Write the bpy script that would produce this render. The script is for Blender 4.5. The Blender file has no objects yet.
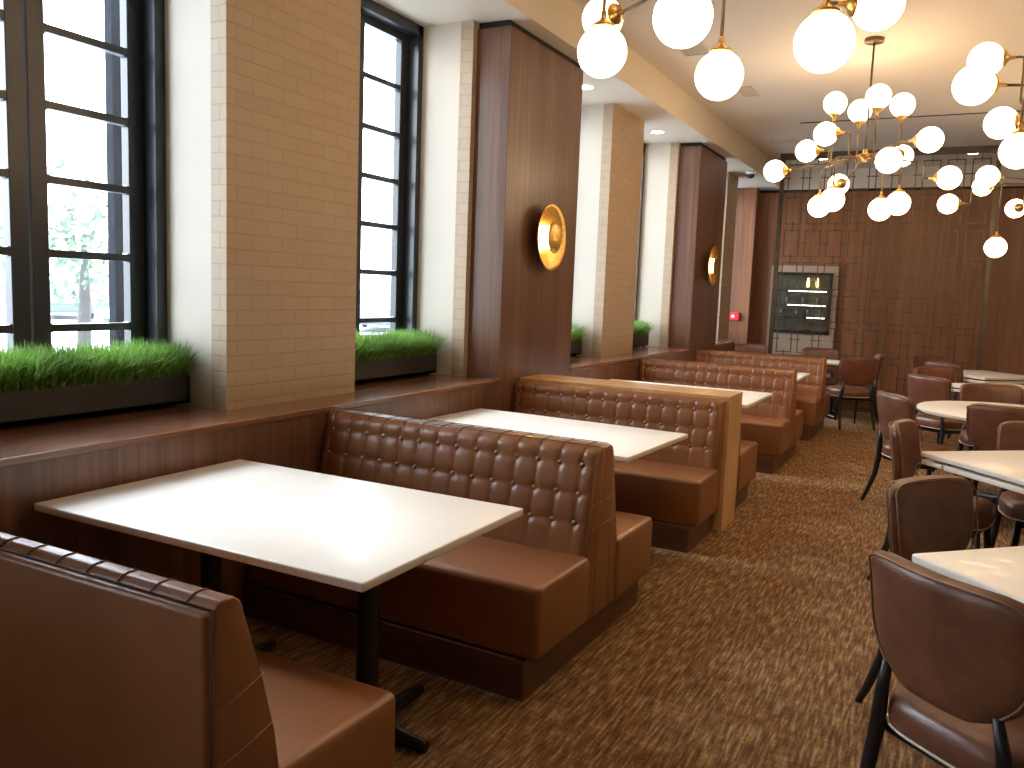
import bpy, bmesh, math, random
from mathutils import Vector, Matrix
random.seed(7)
SC = bpy.context.scene
COL = SC.collection
PI = math.pi

# ------------------------------------------------------------------ helpers
def link(o):
    COL.objects.link(o); return o

def mesh_obj(name, bm, mat=None, parent=None, loc=None, smooth=False, autos=None):
    bmesh.ops.recalc_face_normals(bm, faces=bm.faces[:])
    me = bpy.data.meshes.new(name)
    bm.to_mesh(me); bm.free()
    if mat is not None:
        for m in (mat if isinstance(mat, (list, tuple)) else [mat]):
            me.materials.append(m)
    if smooth:
        for p in me.polygons: p.use_smooth = True
    o = bpy.data.objects.new(name, me); link(o)
    if parent is not None: o.parent = parent
    if loc is not None: o.location = loc
    if autos is not None:
        for p in me.polygons: p.use_smooth = True
        md = o.modifiers.new('es', 'EDGE_SPLIT'); md.split_angle = math.radians(autos)
    return o

def tag(o, label=None, cat=None, group=None, kind=None):
    if label: o['label'] = label
    if cat: o['category'] = cat
    if group: o['group'] = group
    if kind: o['kind'] = kind
    return o

def thing(name, label, cat, loc=(0, 0, 0), rz=0.0, group=None):
    o = bpy.data.objects.new(name, None); link(o)
    o.empty_display_size = .1
    o.location = loc; o.rotation_euler = (0, 0, rz)
    return tag(o, label, cat, group)

def kids(o):
    return [c for c in COL.objects if c.parent == o]

def copy_tree(o, parent=None):
    ch = list(o.children)
    c = o.copy(); link(c)
    if parent is not None: c.parent = parent
    for k in ch: copy_tree(k, c)
    return c

def dup(root, loc, rz, label, group=None):
    r = copy_tree(root)
    r.location = loc; r.rotation_euler = (0, 0, rz)
    r['label'] = label
    if group: r['group'] = group
    return r

def box(bm, x0, x1, y0, y1, z0, z1, bev=0.0, seg=2, mi=0):
    r = bmesh.ops.create_cube(bm, size=1.0)
    vs = r['verts']
    bmesh.ops.scale(bm, vec=(x1 - x0, y1 - y0, z1 - z0), verts=vs)
    bmesh.ops.translate(bm, vec=((x0 + x1) / 2, (y0 + y1) / 2, (z0 + z1) / 2), verts=vs)
    fs = list({f for v in vs for f in v.link_faces})
    for f in fs: f.material_index = mi
    if bev > 0:
        es = list({e for v in vs for e in v.link_edges})
        bmesh.ops.bevel(bm, geom=es, offset=bev, segments=seg, profile=.5, affect='EDGES')
    return vs

def B(*a, **k):
    bm = bmesh.new(); box(bm, *a, **k); return bm

def prism(bm, pts, x0, x1, bev=0.0, seg=2):
    """closed Y-Z outline extruded along X"""
    a = [bm.verts.new((x0, p[0], p[1])) for p in pts]
    b = [bm.verts.new((x1, p[0], p[1])) for p in pts]
    n = len(pts)
    bm.faces.new(a); bm.faces.new(b[::-1])
    for i in range(n):
        bm.faces.new((a[i], a[(i + 1) % n], b[(i + 1) % n], b[i]))
    if bev:
        bmesh.ops.bevel(bm, geom=bm.edges[:], offset=bev, segments=seg, profile=.5, affect='EDGES')
    return bm

def tube(bm, pts, rads, n=10, cap=True):
    """round tube through pts"""
    pts = [Vector(p) for p in pts]
    if not isinstance(rads, (list, tuple)): rads = [rads] * len(pts)
    rings = []
    prev = None
    for i, p in enumerate(pts):
        if i == 0: d = pts[1] - pts[0]
        elif i == len(pts) - 1: d = pts[-1] - pts[-2]
        else: d = (pts[i + 1] - p).normalized() + (p - pts[i - 1]).normalized()
        d.normalize()
        if prev is None:
            up = Vector((0, 0, 1)) if abs(d.z) < .9 else Vector((1, 0, 0))
            u = d.cross(up).normalized()
        else:
            u = (prev - d * prev.dot(d)).normalized()
        prev = u
        v = d.cross(u)
        rings.append([bm.verts.new(p + (u * math.cos(2 * PI * k / n) + v * math.sin(2 * PI * k / n)) * rads[i]) for k in range(n)])
    for a, b in zip(rings, rings[1:]):
        for k in range(n):
            bm.faces.new((a[k], a[(k + 1) % n], b[(k + 1) % n], b[k]))
    if cap:
        bm.faces.new(rings[0]); bm.faces.new(rings[-1][::-1])

def bend(pts, r, n=5):
    """round the corners of a polyline"""
    pts = [Vector(p) for p in pts]
    out = [pts[0]]
    for i in range(1, len(pts) - 1):
        a, b, c = pts[i - 1], pts[i], pts[i + 1]
        rr = min(r, (a - b).length * .45, (c - b).length * .45)
        p0 = b + (a - b).normalized() * rr; p1 = b + (c - b).normalized() * rr
        for k in range(n + 1):
            t = k / n
            out.append(p0 * (1 - t) ** 2 + b * 2 * t * (1 - t) + p1 * t * t)
    out.append(pts[-1])
    return out

def lathe(bm, prof, n=24, axis=Vector((0, 0, 1)), org=Vector((0, 0, 0)), mi=0):
    """prof = (radius, height along axis)"""
    axis = Vector(axis).normalized(); org = Vector(org)
    up = Vector((0, 0, 1)) if abs(axis.z) < .9 else Vector((1, 0, 0))
    u = axis.cross(up).normalized(); v = axis.cross(u)
    rings = []
    for r, h in prof:
        if r < 1e-6: rings.append([bm.verts.new(org + axis * h)])
        else: rings.append([bm.verts.new(org + axis * h + (u * math.cos(2 * PI * k / n) + v * math.sin(2 * PI * k / n)) * r) for k in range(n)])
    for a, b in zip(rings, rings[1:]):
        for k in range(n):
            k2 = (k + 1) % n
            if len(a) == 1 and len(b) == 1: continue
            if len(a) == 1: f = bm.faces.new((a[0], b[k], b[k2]))
            elif len(b) == 1: f = bm.faces.new((a[k], a[k2], b[0]))
            else: f = bm.faces.new((a[k], a[k2], b[k2], b[k]))
            f.material_index = mi

def sphere(bm, c, r, n=24, m=14):
    prof = [(0 if i in (0, m) else r * math.sin(PI * i / m), -r * math.cos(PI * i / m)) for i in range(m + 1)]
    lathe(bm, prof, n, org=c)

# ------------------------------------------------------------------ materials
def new_mat(name):
    m = bpy.data.materials.new(name); m.use_nodes = True
    nt = m.node_tree
    return m, nt, nt.nodes['Principled BSDF']

def N(nt, t, **k):
    n = nt.nodes.new(t)
    for a, v in k.items():
        if a in n.inputs: n.inputs[a].default_value = v
        else: setattr(n, a, v)
    return n

def coords(nt, scale=(1, 1, 1), kind='Object', rot=(0, 0, 0)):
    tc = N(nt, 'ShaderNodeTexCoord'); mp = N(nt, 'ShaderNodeMapping')
    mp.inputs['Scale'].default_value = scale; mp.inputs['Rotation'].default_value = rot
    nt.links.new(tc.outputs[kind], mp.inputs['Vector'])
    return mp.outputs['Vector']

def ramp(nt, fac, stops):
    r = N(nt, 'ShaderNodeValToRGB')
    el = r.color_ramp.elements
    while len(el) < len(stops): el.new(.5)
    for e, (p, c) in zip(el, stops):
        e.position = p; e.color = (*c, 1)
    nt.links.new(fac, r.inputs['Fac'])
    return r.outputs['Color']

def bump(nt, bsdf, h, strength=.3, dist=.01):
    b = N(nt, 'ShaderNodeBump'); b.inputs['Strength'].default_value = strength; b.inputs['Distance'].default_value = dist
    nt.links.new(h, b.inputs['Height']); nt.links.new(b.outputs['Normal'], bsdf.inputs['Normal'])
    return b

def plain(name, col, rough=.5, metal=0.0, var=.06, nscale=6.0, coat=0.0, spec=.5, bmp=0.0):
    m, nt, b = new_mat(name)
    n = N(nt, 'ShaderNodeTexNoise'); n.inputs['Scale'].default_value = nscale; n.inputs['Detail'].default_value = 4
    nt.links.new(coords(nt), n.inputs['Vector'])
    lo = tuple(c * (1 - var) for c in col); hi = tuple(min(1, c * (1 + var)) for c in col)
    nt.links.new(ramp(nt, n.outputs['Fac'], [(.3, lo), (.7, hi)]), b.inputs['Base Color'])
    b.inputs['Roughness'].default_value = rough; b.inputs['Metallic'].default_value = metal
    b.inputs['Coat Weight'].default_value = coat; b.inputs['Specular IOR Level'].default_value = spec
    if bmp: bump(nt, b, n.outputs['Fac'], bmp, .005)
    return m

def leather(name, dark, light, rough=.36, vscale=3.0, grain=260, coat=.15, bst=.12):
    m, nt, b = new_mat(name)
    v = coords(nt)
    n = N(nt, 'ShaderNodeTexNoise'); n.inputs['Scale'].default_value = vscale; n.inputs['Detail'].default_value = 6; n.inputs['Roughness'].default_value = .65
    nt.links.new(v, n.inputs['Vector'])
    nt.links.new(ramp(nt, n.outputs['Fac'], [(.3, dark), (.72, light)]), b.inputs['Base Color'])
    g = N(nt, 'ShaderNodeTexVoronoi'); g.inputs['Scale'].default_value = grain
    nt.links.new(v, g.inputs['Vector'])
    bump(nt, b, g.outputs['Distance'], bst, .002)
    b.inputs['Roughness'].default_value = rough
    b.inputs['Coat Weight'].default_value = coat; b.inputs['Coat Roughness'].default_value = .25
    return m

def wood(name, cols, grain=(34, 34, .8), rough=.4, coat=.2, wide=(3.3, 3.3, .15)):
    """veneer whose grain runs along the axis with the small scale"""
    m, nt, b = new_mat(name)
    n = N(nt, 'ShaderNodeTexNoise'); n.inputs['Scale'].default_value = 1.0; n.inputs['Detail'].default_value = 5; n.inputs['Roughness'].default_value = .6; n.inputs['Distortion'].default_value = .25
    nt.links.new(coords(nt, grain), n.inputs['Vector'])
    w = N(nt, 'ShaderNodeTexNoise'); w.inputs['Scale'].default_value = 1.0; w.inputs['Detail'].default_value = 2; w.inputs['Distortion'].default_value = .8
    nt.links.new(coords(nt, wide), w.inputs['Vector'])
    mx = N(nt, 'ShaderNodeMath', operation='ADD')
    m1 = N(nt, 'ShaderNodeMath', operation='MULTIPLY'); m1.inputs[1].default_value = .62
    m2 = N(nt, 'ShaderNodeMath', operation='MULTIPLY'); m2.inputs[1].default_value = .38
    nt.links.new(n.outputs['Fac'], m1.inputs[0]); nt.links.new(w.outputs['Fac'], m2.inputs[0])
    nt.links.new(m1.outputs[0], mx.inputs[0]); nt.links.new(m2.outputs[0], mx.inputs[1])
    nt.links.new(ramp(nt, mx.outputs[0], [(.33, cols[0]), (.5, cols[1]), (.66, cols[2])]), b.inputs['Base Color'])
    b.inputs['Roughness'].default_value = rough; b.inputs['Coat Weight'].default_value = coat; b.inputs['Coat Roughness'].default_value = .22
    bump(nt, b, n.outputs['Fac'], .05, .002)
    return m

M = {}
M['booth'] = leather('booth_leather', (.215, .080, .028), (.305, .122, .045), rough=.37, vscale=2.2, coat=.25, bst=.08)
M['chair'] = leather('chair_leather', (.105, .040, .023), (.235, .092, .048), rough=.40, vscale=7.0, coat=.25)
M['piping'] = leather('piping_leather', (.17, .08, .05), (.30, .16, .10), rough=.4, vscale=5)
M['pale_piping'] = plain('pale_piping', (.72, .62, .52), .5)
M['button'] = plain('button_leather', (.36, .19, .11), .25, coat=.6)
M['walnut'] = wood('walnut_veneer', [(.075, .032, .017), (.135, .060, .031), (.20, .094, .050)], rough=.42, coat=.25)
M['walnut_far'] = wood('walnut_panelling', [(.155, .056, .021), (.25, .095, .036), (.345, .145, .058)], rough=.5, coat=.1)
M['walnut_h'] = wood('walnut_horizontal', [(.06, .025, .014), (.135, .056, .028), (.21, .09, .045)], grain=(1.2, 1.2, 45), wide=(.3, .3, 5), rough=.45)
M['walnut_ledge'] = wood('walnut_ledge', [(.10, .038, .02), (.17, .066, .034), (.23, .095, .05)], grain=(40, 1.2, 40), wide=(5, .3, 5), rough=.22, coat=.5)
M['maple'] = wood('maple_veneer', [(.58, .33, .13), (.70, .43, .19), (.80, .53, .27)], grain=(14, 30, 5), wide=(2, 3, 1), rough=.42)
M['white_top'] = plain('white_laminate', (.90, .87, .80), .33, var=.01, coat=.1)
M['edge'] = plain('laminate_edge', (.72, .62, .47), .4, var=.03)
M['black'] = plain('black_metal', (.012, .012, .014), .38, var=.1)
M['frame'] = plain('black_window_paint', (.022, .025, .030), .28, var=.1)
M['planter'] = plain('dark_planter', (.022, .020, .020), .45, var=.15)
M['soil'] = plain('soil', (.03, .02, .012), .9)
M['dark'] = plain('shadow_gap', (.012, .011, .011), .8)
M['plaster'] = plain('painted_plaster', (.58, .515, .42), .6, var=.02, nscale=2)
M['ceiling'] = plain('ceiling_paint', (.68, .61, .52), .75, var=.01, nscale=1)
M['beam'] = plain('bulkhead_paint', (.68, .60, .48), .7, var=.01, nscale=1)
M['vent'] = plain('vent_paint', (.57, .505, .425), .6)
M['brass'] = plain('aged_brass', (.52, .32, .10), .28, metal=1.0, var=.1, nscale=20)
M['bronze'] = plain('bronze_rod', (.16, .115, .07), .38, metal=.85, var=.12, nscale=20)
M['screen'] = plain('bronze_screen', (.105, .085, .058), .38, metal=.7, var=.15, nscale=8)
M['post'] = plain('dark_post', (.01, .012, .016), .9, spec=.1)
M['steel'] = plain('steel_grey', (.25, .26, .28), .4, metal=.5)
M['red'] = plain('red_plastic', (.75, .02, .05), .35)
M['white_pl'] = plain('white_plastic', (.85, .82, .8), .4)
M['greige'] = plain('greige_stone', (.42, .31, .23), .5, var=.06, nscale=3)
M['olive'] = plain('cabinet_back', (.10, .095, .06), .6, var=.4, nscale=4)
M['asphalt'] = plain('pavement', (.55, .55, .55), .9, var=.1)
M['render_wall'] = plain('pale_render', (.75, .75, .74), .9)
M['car_paint'] = plain('car_paint', (.05, .065, .10), .25, coat=.8)
M['car_glass'] = plain('car_glass', (.02, .05, .09), .1)
M['leaf_out'] = plain('tree_leaf', (.075, .115, .065), .6, var=.4)
M['bark'] = plain('bark', (.05, .045, .04), .9)

def brick_mat():
    m, nt, b = new_mat('painted_brick')
    tc = N(nt, 'ShaderNodeTexCoord'); sp = N(nt, 'ShaderNodeSeparateXYZ')
    nt.links.new(tc.outputs['Object'], sp.inputs[0])
    ad = N(nt, 'ShaderNodeMath', operation='ADD'); nt.links.new(sp.outputs['X'], ad.inputs[0]); nt.links.new(sp.outputs['Y'], ad.inputs[1])
    cb = N(nt, 'ShaderNodeCombineXYZ'); nt.links.new(ad.outputs[0], cb.inputs['X']); nt.links.new(sp.outputs['Z'], cb.inputs['Y'])
    br = N(nt, 'ShaderNodeTexBrick')
    br.inputs['Scale'].default_value = 1.0; br.inputs['Brick Width'].default_value = .205; br.inputs['Row Height'].default_value = .0735
    br.inputs['Mortar Size'].default_value = .0045; br.inputs['Mortar Smooth'].default_value = .6
    br.inputs['Color1'].default_value = (.42, .305, .20, 1); br.inputs['Color2'].default_value = (.44, .325, .215, 1); br.inputs['Mortar'].default_value = (.365, .262, .168, 1)
    nt.links.new(cb.outputs[0], br.inputs['Vector'])
    nt.links.new(br.outputs['Color'], b.inputs['Base Color'])
    inv = N(nt, 'ShaderNodeMath', operation='SUBTRACT'); inv.inputs[0].default_value = 1.0; nt.links.new(br.outputs['Fac'], inv.inputs[1])
    ns = N(nt, 'ShaderNodeTexNoise'); ns.inputs['Scale'].default_value = 60; ns.inputs['Detail'].default_value = 4
    nt.links.new(tc.outputs['Object'], ns.inputs['Vector'])
    ml = N(nt, 'ShaderNodeMath', operation='MULTIPLY'); ml.inputs[1].default_value = .15; nt.links.new(ns.outputs['Fac'], ml.inputs[0])
    a2 = N(nt, 'ShaderNodeMath', operation='ADD'); nt.links.new(inv.outputs[0], a2.inputs[0]); nt.links.new(ml.outputs[0], a2.inputs[1])
    bump(nt, b, a2.outputs[0], .38, .005)
    b.inputs['Roughness'].default_value = .55
    return m
M['brick'] = brick_mat()

def carpet_mat():
    m, nt, b = new_mat('patterned_carpet')
    # broken streaks that run along the room, in narrow tufted rows
    def noise(sc, det, rough=.5):
        n = N(nt, 'ShaderNodeTexNoise'); n.inputs['Scale'].default_value = 1; n.inputs['Detail'].default_value = det; n.inputs['Roughness'].default_value = rough
        nt.links.new(coords(nt, sc), n.inputs['Vector']); return n.outputs['Fac']
    def mul(o, k):
        q = N(nt, 'ShaderNodeMath', operation='MULTIPLY'); q.inputs[1].default_value = k; nt.links.new(o, q.inputs[0]); return q.outputs[0]
    def add(a, c):
        q = N(nt, 'ShaderNodeMath', operation='ADD'); nt.links.new(a, q.inputs[0]); nt.links.new(c, q.inputs[1]); return q.outputs[0]
    f = add(add(mul(noise((80, 8, 1), 2), .62), mul(noise((10, 3.5, 1), 2), .08)), add(mul(noise((95, 95, 1), 1), .18), mul(noise((6, 40, 1), 1), .12)))
    nt.links.new(ramp(nt, f, [(.38, (.105, .051, .024)), (.47, (.18, .092, .042)), (.54, (.255, .148, .066)), (.63, (.42, .285, .14))]), b.inputs['Base Color'])
    b.inputs['Roughness'].default_value = .95; b.inputs['Specular IOR Level'].default_value = .15
    bump(nt, b, f, .5, .006)
    return m
M['carpet'] = carpet_mat()

def emit(name, col, strength, base=(.9, .9, .9)):
    m, nt, b = new_mat(name)
    b.inputs['Base Color'].default_value = (*base, 1)
    b.inputs['Emission Color'].default_value = (*col, 1); b.inputs['Emission Strength'].default_value = strength
    b.inputs['Roughness'].default_value = .3
    return m
GLOBE = 9.6
M['globe'] = emit('opal_glass_lit', (1.0, .69, .39), GLOBE)
M['downlight'] = emit('downlight_lens', (1.0, .86, .68), 30)
M['sconce_led'] = emit('sconce_bulb', (1.0, .62, .22), 60)
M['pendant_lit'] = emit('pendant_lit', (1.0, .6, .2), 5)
M['shelf_led'] = emit('shelf_light', (1.0, .93, .82), 3.0)

def gold_leaf():
    m, nt, b = new_mat('gold_leaf')
    n = N(nt, 'ShaderNodeTexVoronoi'); n.inputs['Scale'].default_value = 45
    nt.links.new(coords(nt), n.inputs['Vector'])
    nt.links.new(ramp(nt, n.outputs['Distance'], [(.1, (.62, .36, .08)), (.7, (.85, .56, .17))]), b.inputs['Base Color'])
    b.inputs['Metallic'].default_value = 1; b.inputs['Roughness'].default_value = .38
    bump(nt, b, n.outputs['Distance'], .4, .006)
    return m
M['gold'] = gold_leaf()

def glass_mat():
    m, nt, b = new_mat('window_glass')
    nt.nodes.remove(b)
    out = nt.nodes['Material Output']
    tr = N(nt, 'ShaderNodeBsdfTransparent'); gl = N(nt, 'ShaderNodeBsdfGlossy'); gl.inputs['Roughness'].default_value = .02
    tr.inputs['Color'].default_value = (.96, .985, 1, 1)
    mx = N(nt, 'ShaderNodeMixShader'); lw = N(nt, 'ShaderNodeLayerWeight'); lw.inputs['Blend'].default_value = .5
    pw = N(nt, 'ShaderNodeMath', operation='POWER'); pw.inputs[1].default_value = 4.0; nt.links.new(lw.outputs['Facing'], pw.inputs[0])
    fr = N(nt, 'ShaderNodeMath', operation='MULTIPLY_ADD'); fr.inputs[1].default_value = .6; fr.inputs[2].default_value = .04; nt.links.new(pw.outputs[0], fr.inputs[0])
    nt.links.new(fr.outputs[0], mx.inputs[0]); nt.links.new(tr.outputs[0], mx.inputs[1]); nt.links.new(gl.outputs[0], mx.inputs[2])
    nt.links.new(mx.outputs[0], out.inputs['Surface'])
    return m
M['glass'] = glass_mat()

def grass_mat():
    m, nt, b = new_mat('grass_blade')
    n = N(nt, 'ShaderNodeTexNoise'); n.inputs['Scale'].default_value = 35; n.inputs['Detail'].default_value = 2
    nt.links.new(coords(nt), n.inputs['Vector'])
    nt.links.new(ramp(nt, n.outputs['Fac'], [(.3, (.05, .12, .015)), (.55, (.13, .26, .035)), (.75, (.34, .46, .11))]), b.inputs['Base Color'])
    b.inputs['Roughness'].default_value = .42
    out = nt.nodes['Material Output']
    tl = N(nt, 'ShaderNodeBsdfTranslucent'); tl.inputs['Color'].default_value = (.22, .42, .07, 1)
    mx = N(nt, 'ShaderNodeMixShader'); mx.inputs[0].default_value = .35
    nt.links.new(b.outputs[0], mx.inputs[1]); nt.links.new(tl.outputs[0], mx.inputs[2]); nt.links.new(mx.outputs[0], out.inputs['Surface'])
    return m
M['grass'] = grass_mat()

def struct(name, bm, m, **k):
    o = mesh_obj(name, bm, m, **k); o['kind'] = 'structure'; return o

# ------------------------------------------------------------------ room shell
XW, XB, XR, XF = -2.79, -3.05, -3.15, -3.46   # panel face, brick face, brick return, window frame plane
XO = -3.64                                     # outer face of the wall
ZL, ZC, LEDGE = 3.355, 3.66, .92
XBEAM = -2.67
YB, YE = -5.0, 14.5
XRIGHT = 6.5
struct('floor', B(-3.72, XRIGHT, YB, 17.2, -.1, 0), M['carpet'])
struct('ceiling', B(XBEAM, XRIGHT, YB, YE + 2.7, ZC, ZC + .1), M['ceiling'])
bm = bmesh.new(); box(bm, XO, XBEAM, YB, YE + 2.7, ZL, ZC + .1)
low = struct('ceiling_low', bm, M['beam'])
struct('wall_back', B(XO, XRIGHT, YB - .15, YB, 0, ZC), M['plaster'])
struct('wall_right', B(XRIGHT, XRIGHT + .15, YB, YE + 2.7, 0, ZC), M['plaster'])
# wall below the ledge, walnut faced
struct('wall_left', B(XO, XW, YB, 12.35, 0, LEDGE - .03), M['walnut'])
ledge_runs = [(-5.0, -4.43), (-3.19, .335), (1.61, 5.135), (6.37, 9.93), (11.2, 12.35)]
for i, (a, b) in enumerate(ledge_runs):
    struct('trim_%d' % (i + 1), B(XO + .05, XW + .012, a, b, LEDGE - .03, LEDGE, bev=.004), M['walnut_ledge'])

# brick piers and walnut clad columns
PER = 4.80
wood_cols = [(-4.43, -3.19), (.335, 1.61), (5.135, 6.37), (9.93, 11.2)]
brick_cols = [(-1.91, -.94), (2.887, 3.86), (7.72, 8.63), (12.35, 12.98)]
for (a, b) in brick_cols:
    r = thing('brick_pillar', None, None); r['kind'] = 'structure'
    zf = 0 if a > 12 else LEDGE
    mesh_obj('brick_facing', B(XR, XB, a, b, zf, ZL - .001), M['brick'], r)
    mesh_obj('plaster_return', B(XO, XR, a + .006, b - .006, zf, ZL - .001), M['plaster'], r)
for (a, b) in wood_cols:
    r = thing('panelled_pillar', None, None); r['kind'] = 'structure'
    mesh_obj('brick_facing', B(XR, XB, a - .055, b + .055, LEDGE, ZL - .001), M['brick'], r)
    mesh_obj('plaster_return', B(XO, XR, a - .049, b + .049, LEDGE, ZL - .001), M['plaster'], r)
    mesh_obj('walnut_casing', B(XB, XW + .001, a, b, LEDGE - .04, 3.31, bev=.002), M['walnut'], r)
    mesh_obj('shadow_gap', B(XB, XW - .02, a + .02, b - .02, 3.31, ZL - .001), M['dark'], r)

# windows
bays = [(-3.19 + .055, -1.91), (-.94, .335 - .055), (1.61 + .055, 2.887), (3.86, 5.135 - .055), (6.37 + .055, 7.72), (8.63, 9.93 - .055), (11.2 + .055, 12.35), (12.98, 14.2)]
munt = [2.915, 2.59, 2.27, 1.952, 1.63, 1.30]
def window(n, y0, y1):
    r = thing('window_%d' % n, None, None); r['kind'] = 'structure'
    x0, x1 = XO - .01, XF
    xs0, xs1 = -3.60, -3.545
    bm = bmesh.new()
    fw = .055
    box(bm, x0, x1, y0 - .004, y0 + fw, LEDGE - .01, ZL - .002)
    box(bm, x0, x1, y1 - fw, y1 + .004, LEDGE - .01, ZL - .002)
    box(bm, x0, x1, y0, y1, 3.285, ZL - .002)
    box(bm, x0, x1, y0, y1, LEDGE - .01, LEDGE + .03)
    mesh_obj('window_frame', bm, M['frame'], r)
    mid = (y0 + y1) / 2 - .02
    zb, zt = LEDGE + .03, 3.285
    for a, b in ((y0 + fw, mid - .004), (mid + .004, y1 - fw)):
        bm = bmesh.new()
        st = .082
        box(bm, xs0, xs1, a, a + st, zb, zt, bev=.004, seg=1)
        box(bm, xs0, xs1, b - st, b, zb, zt, bev=.004, seg=1)
        box(bm, xs0 + .002, xs1 - .002, a + st, b - st, 3.235, zt)
        box(bm, xs0 + .002, xs1 - .002, a + st, b - st, zb, zb + .07)
        for z in munt:
            box(bm, xs0 + .006, xs1 - .004, a + st - .002, b - st + .002, z - .017, z + .017)
            # small haunch where the glazing bar meets the stile
            box(bm, xs0 + .006, xs1 - .006, a + st - .002, a + st + .012, z - .021, z + .021, bev=.004, seg=1)
            box(bm, xs0 + .006, xs1 - .006, b - st - .012, b - st + .002, z - .021, z + .021, bev=.004, seg=1)
        s = mesh_obj('casement_sash', bm, M['frame'], r)
        mesh_obj('glass_pane', B(xs0 + .022, xs0 + .026, a + st - .003, b - st + .003, zb + .06, 3.24), M['glass'], s)
        bm = bmesh.new(); box(bm, xs1, xs1 + .02, (b if a < mid - .2 else a) - .012, (b if a < mid - .2 else a) + .012, 1.42, 1.56, bev=.004)
for i, (a, b) in enumerate(bays): window(i + 1, a, b)

# far end wall: walnut panelling below a painted band, with an opening at its left end
r = thing('wall_far', None, None); r['kind'] = 'structure'
bm = bmesh.new(); box(bm, -3.15, XRIGHT, YE, YE + .15, 0, 3.30)
mesh_obj('walnut_panelling', bm, M['walnut_far'], r)
mesh_obj('shadow_gap', B(-3.4, XRIGHT, YE + .03, YE + .15, 3.30, 3.345), M['dark'], r)
mesh_obj('painted_band', B(XBEAM, XRIGHT, YE - .005, YE + .15, 3.345, ZC), M['ceiling'], r)
r = thing('panelled_pillar', None, None); r['kind'] = 'structure'
mesh_obj('walnut_casing', B(-3.72, -3.02, 14.2, 14.65, 0, 3.12), M['walnut_far'], r)
mesh_obj('lintel', B(-3.72, -3.02, 14.2, 14.4, 3.12, ZL), M['walnut_far'], r)
struct('wall_sill', B(XO, XF, 12.98, 14.2, 0, LEDGE), M['plaster'])
struct('wall_side', B(-3.95, -3.72, 14.2, 17.2, 0, ZL), M['walnut_far'])
struct('baseboard_far', B(-2.8, XRIGHT, YE - .02, YE, 0, .12), M['walnut_h'])

# ceiling fittings
def vent(x, y, w, d, label):
    r = thing('ceiling_vent', label, 'vent', (x, y, ZC), 0)
    bm = bmesh.new()
    box(bm, -w / 2, w / 2, -d / 2, -d / 2 + .02, -.008, 0); box(bm, -w / 2, w / 2, d / 2 - .02, d / 2, -.008, 0)
    box(bm, -w / 2, -w / 2 + .02, -d / 2, d / 2, -.008, 0); box(bm, w / 2 - .02, w / 2, -d / 2, d / 2, -.008, 0)
    mesh_obj('vent_frame', bm, M['vent'], r)
    bm = bmesh.new()
    k = int((d - .05) / .03)
    for i in range(k):
        y0 = -d / 2 + .03 + i * .03
        box(bm, -w / 2 + .02, w / 2 - .02, y0, y0 + .018, -.006, 0)
    mesh_obj('vent_slats', bm, M['vent'], r)
vent(-2.17, 7.24, .26, .46, 'square ceiling vent above the nearest globes, beside the long bulkhead')
vent(-2.07, 8.93, .17, .42, 'small ceiling vent between the near and middle chandeliers')
vent(-2.20, 11.82, .35, .24, 'ceiling vent just in front of the lattice screen')
tag(mesh_obj('slot_diffuser', B(-1.82, 2.6, 10.68, 10.72, ZC - .004, ZC + .0), M['dark']), 'thin dark slot diffuser running across the ceiling before the lattice screen', 'diffuser')
def downlight(x, y, z, label):
    r = thing('downlight', label, 'downlight', (x, y, z), 0, 'recessed ceiling downlights')
    bm = bmesh.new(); lathe(bm, [(.068, -.001), (.085, -.004), (.085, 0), (.068, 0)], 24)
    mesh_obj('trim_ring', bm, M['white_pl'], r, smooth=True)
    bm = bmesh.new(); lathe(bm, [(0, -.0015), (.068, -.0015), (.068, 0), (0, 0)], 24)
    mesh_obj('lens', bm, M['downlight'], r)
for (x, y, z, l) in [(-3.06, 7.05, ZL, 'round downlight in the low ceiling right beside the nearer walnut column'),
                     (-3.10, 9.22, ZL, 'round downlight in the low ceiling above the third planter'),
                     (-1.92, 13.45, ZC, 'downlight behind the lattice screen, left end'),
                     (-.95, 13.45, ZC, 'downlight behind the middle of the lattice screen'),
                     (.05, 13.45, ZC, 'downlight behind the right end of the lattice screen'),
                     (-3.06, 2.2, ZL, 'downlight in the low ceiling above the first planter, out of frame'),
                     (-3.06, 4.5, ZL, 'downlight in the low ceiling above the second planter')]:
    if y in (2.2,): continue
    downlight(x, y, z, l)
r = thing('security_camera', 'small black dome security camera under the low ceiling near the far wall', 'camera', (-2.735, 12.36, ZL))
bm = bmesh.new(); lathe(bm, [(0, 0), (.075, 0), (.075, -.03), (.06, -.045), (0, -.045)], 20); mesh_obj('housing', bm, M['white_pl'], r, smooth=True)
bm = bmesh.new(); lathe(bm, [(.055, -.04), (.052, -.07), (.035, -.095), (0, -.105)], 20); mesh_obj('dome', bm, M['car_glass'], r, smooth=True)

# fire alarm on the bright pillar
r = thing('fire_alarm', 'red fire alarm pull station on the pillar by the far passage', 'alarm', (-3.27, 14.19, 1.24))
mesh_obj('housing', B(-.13, .11, -.05, .01, -.07, .07, bev=.01), M['red'], r)
mesh_obj('label_plate', B(-.02, .03, -.055, -.048, -.025, .025), M['white_pl'], r)

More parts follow.
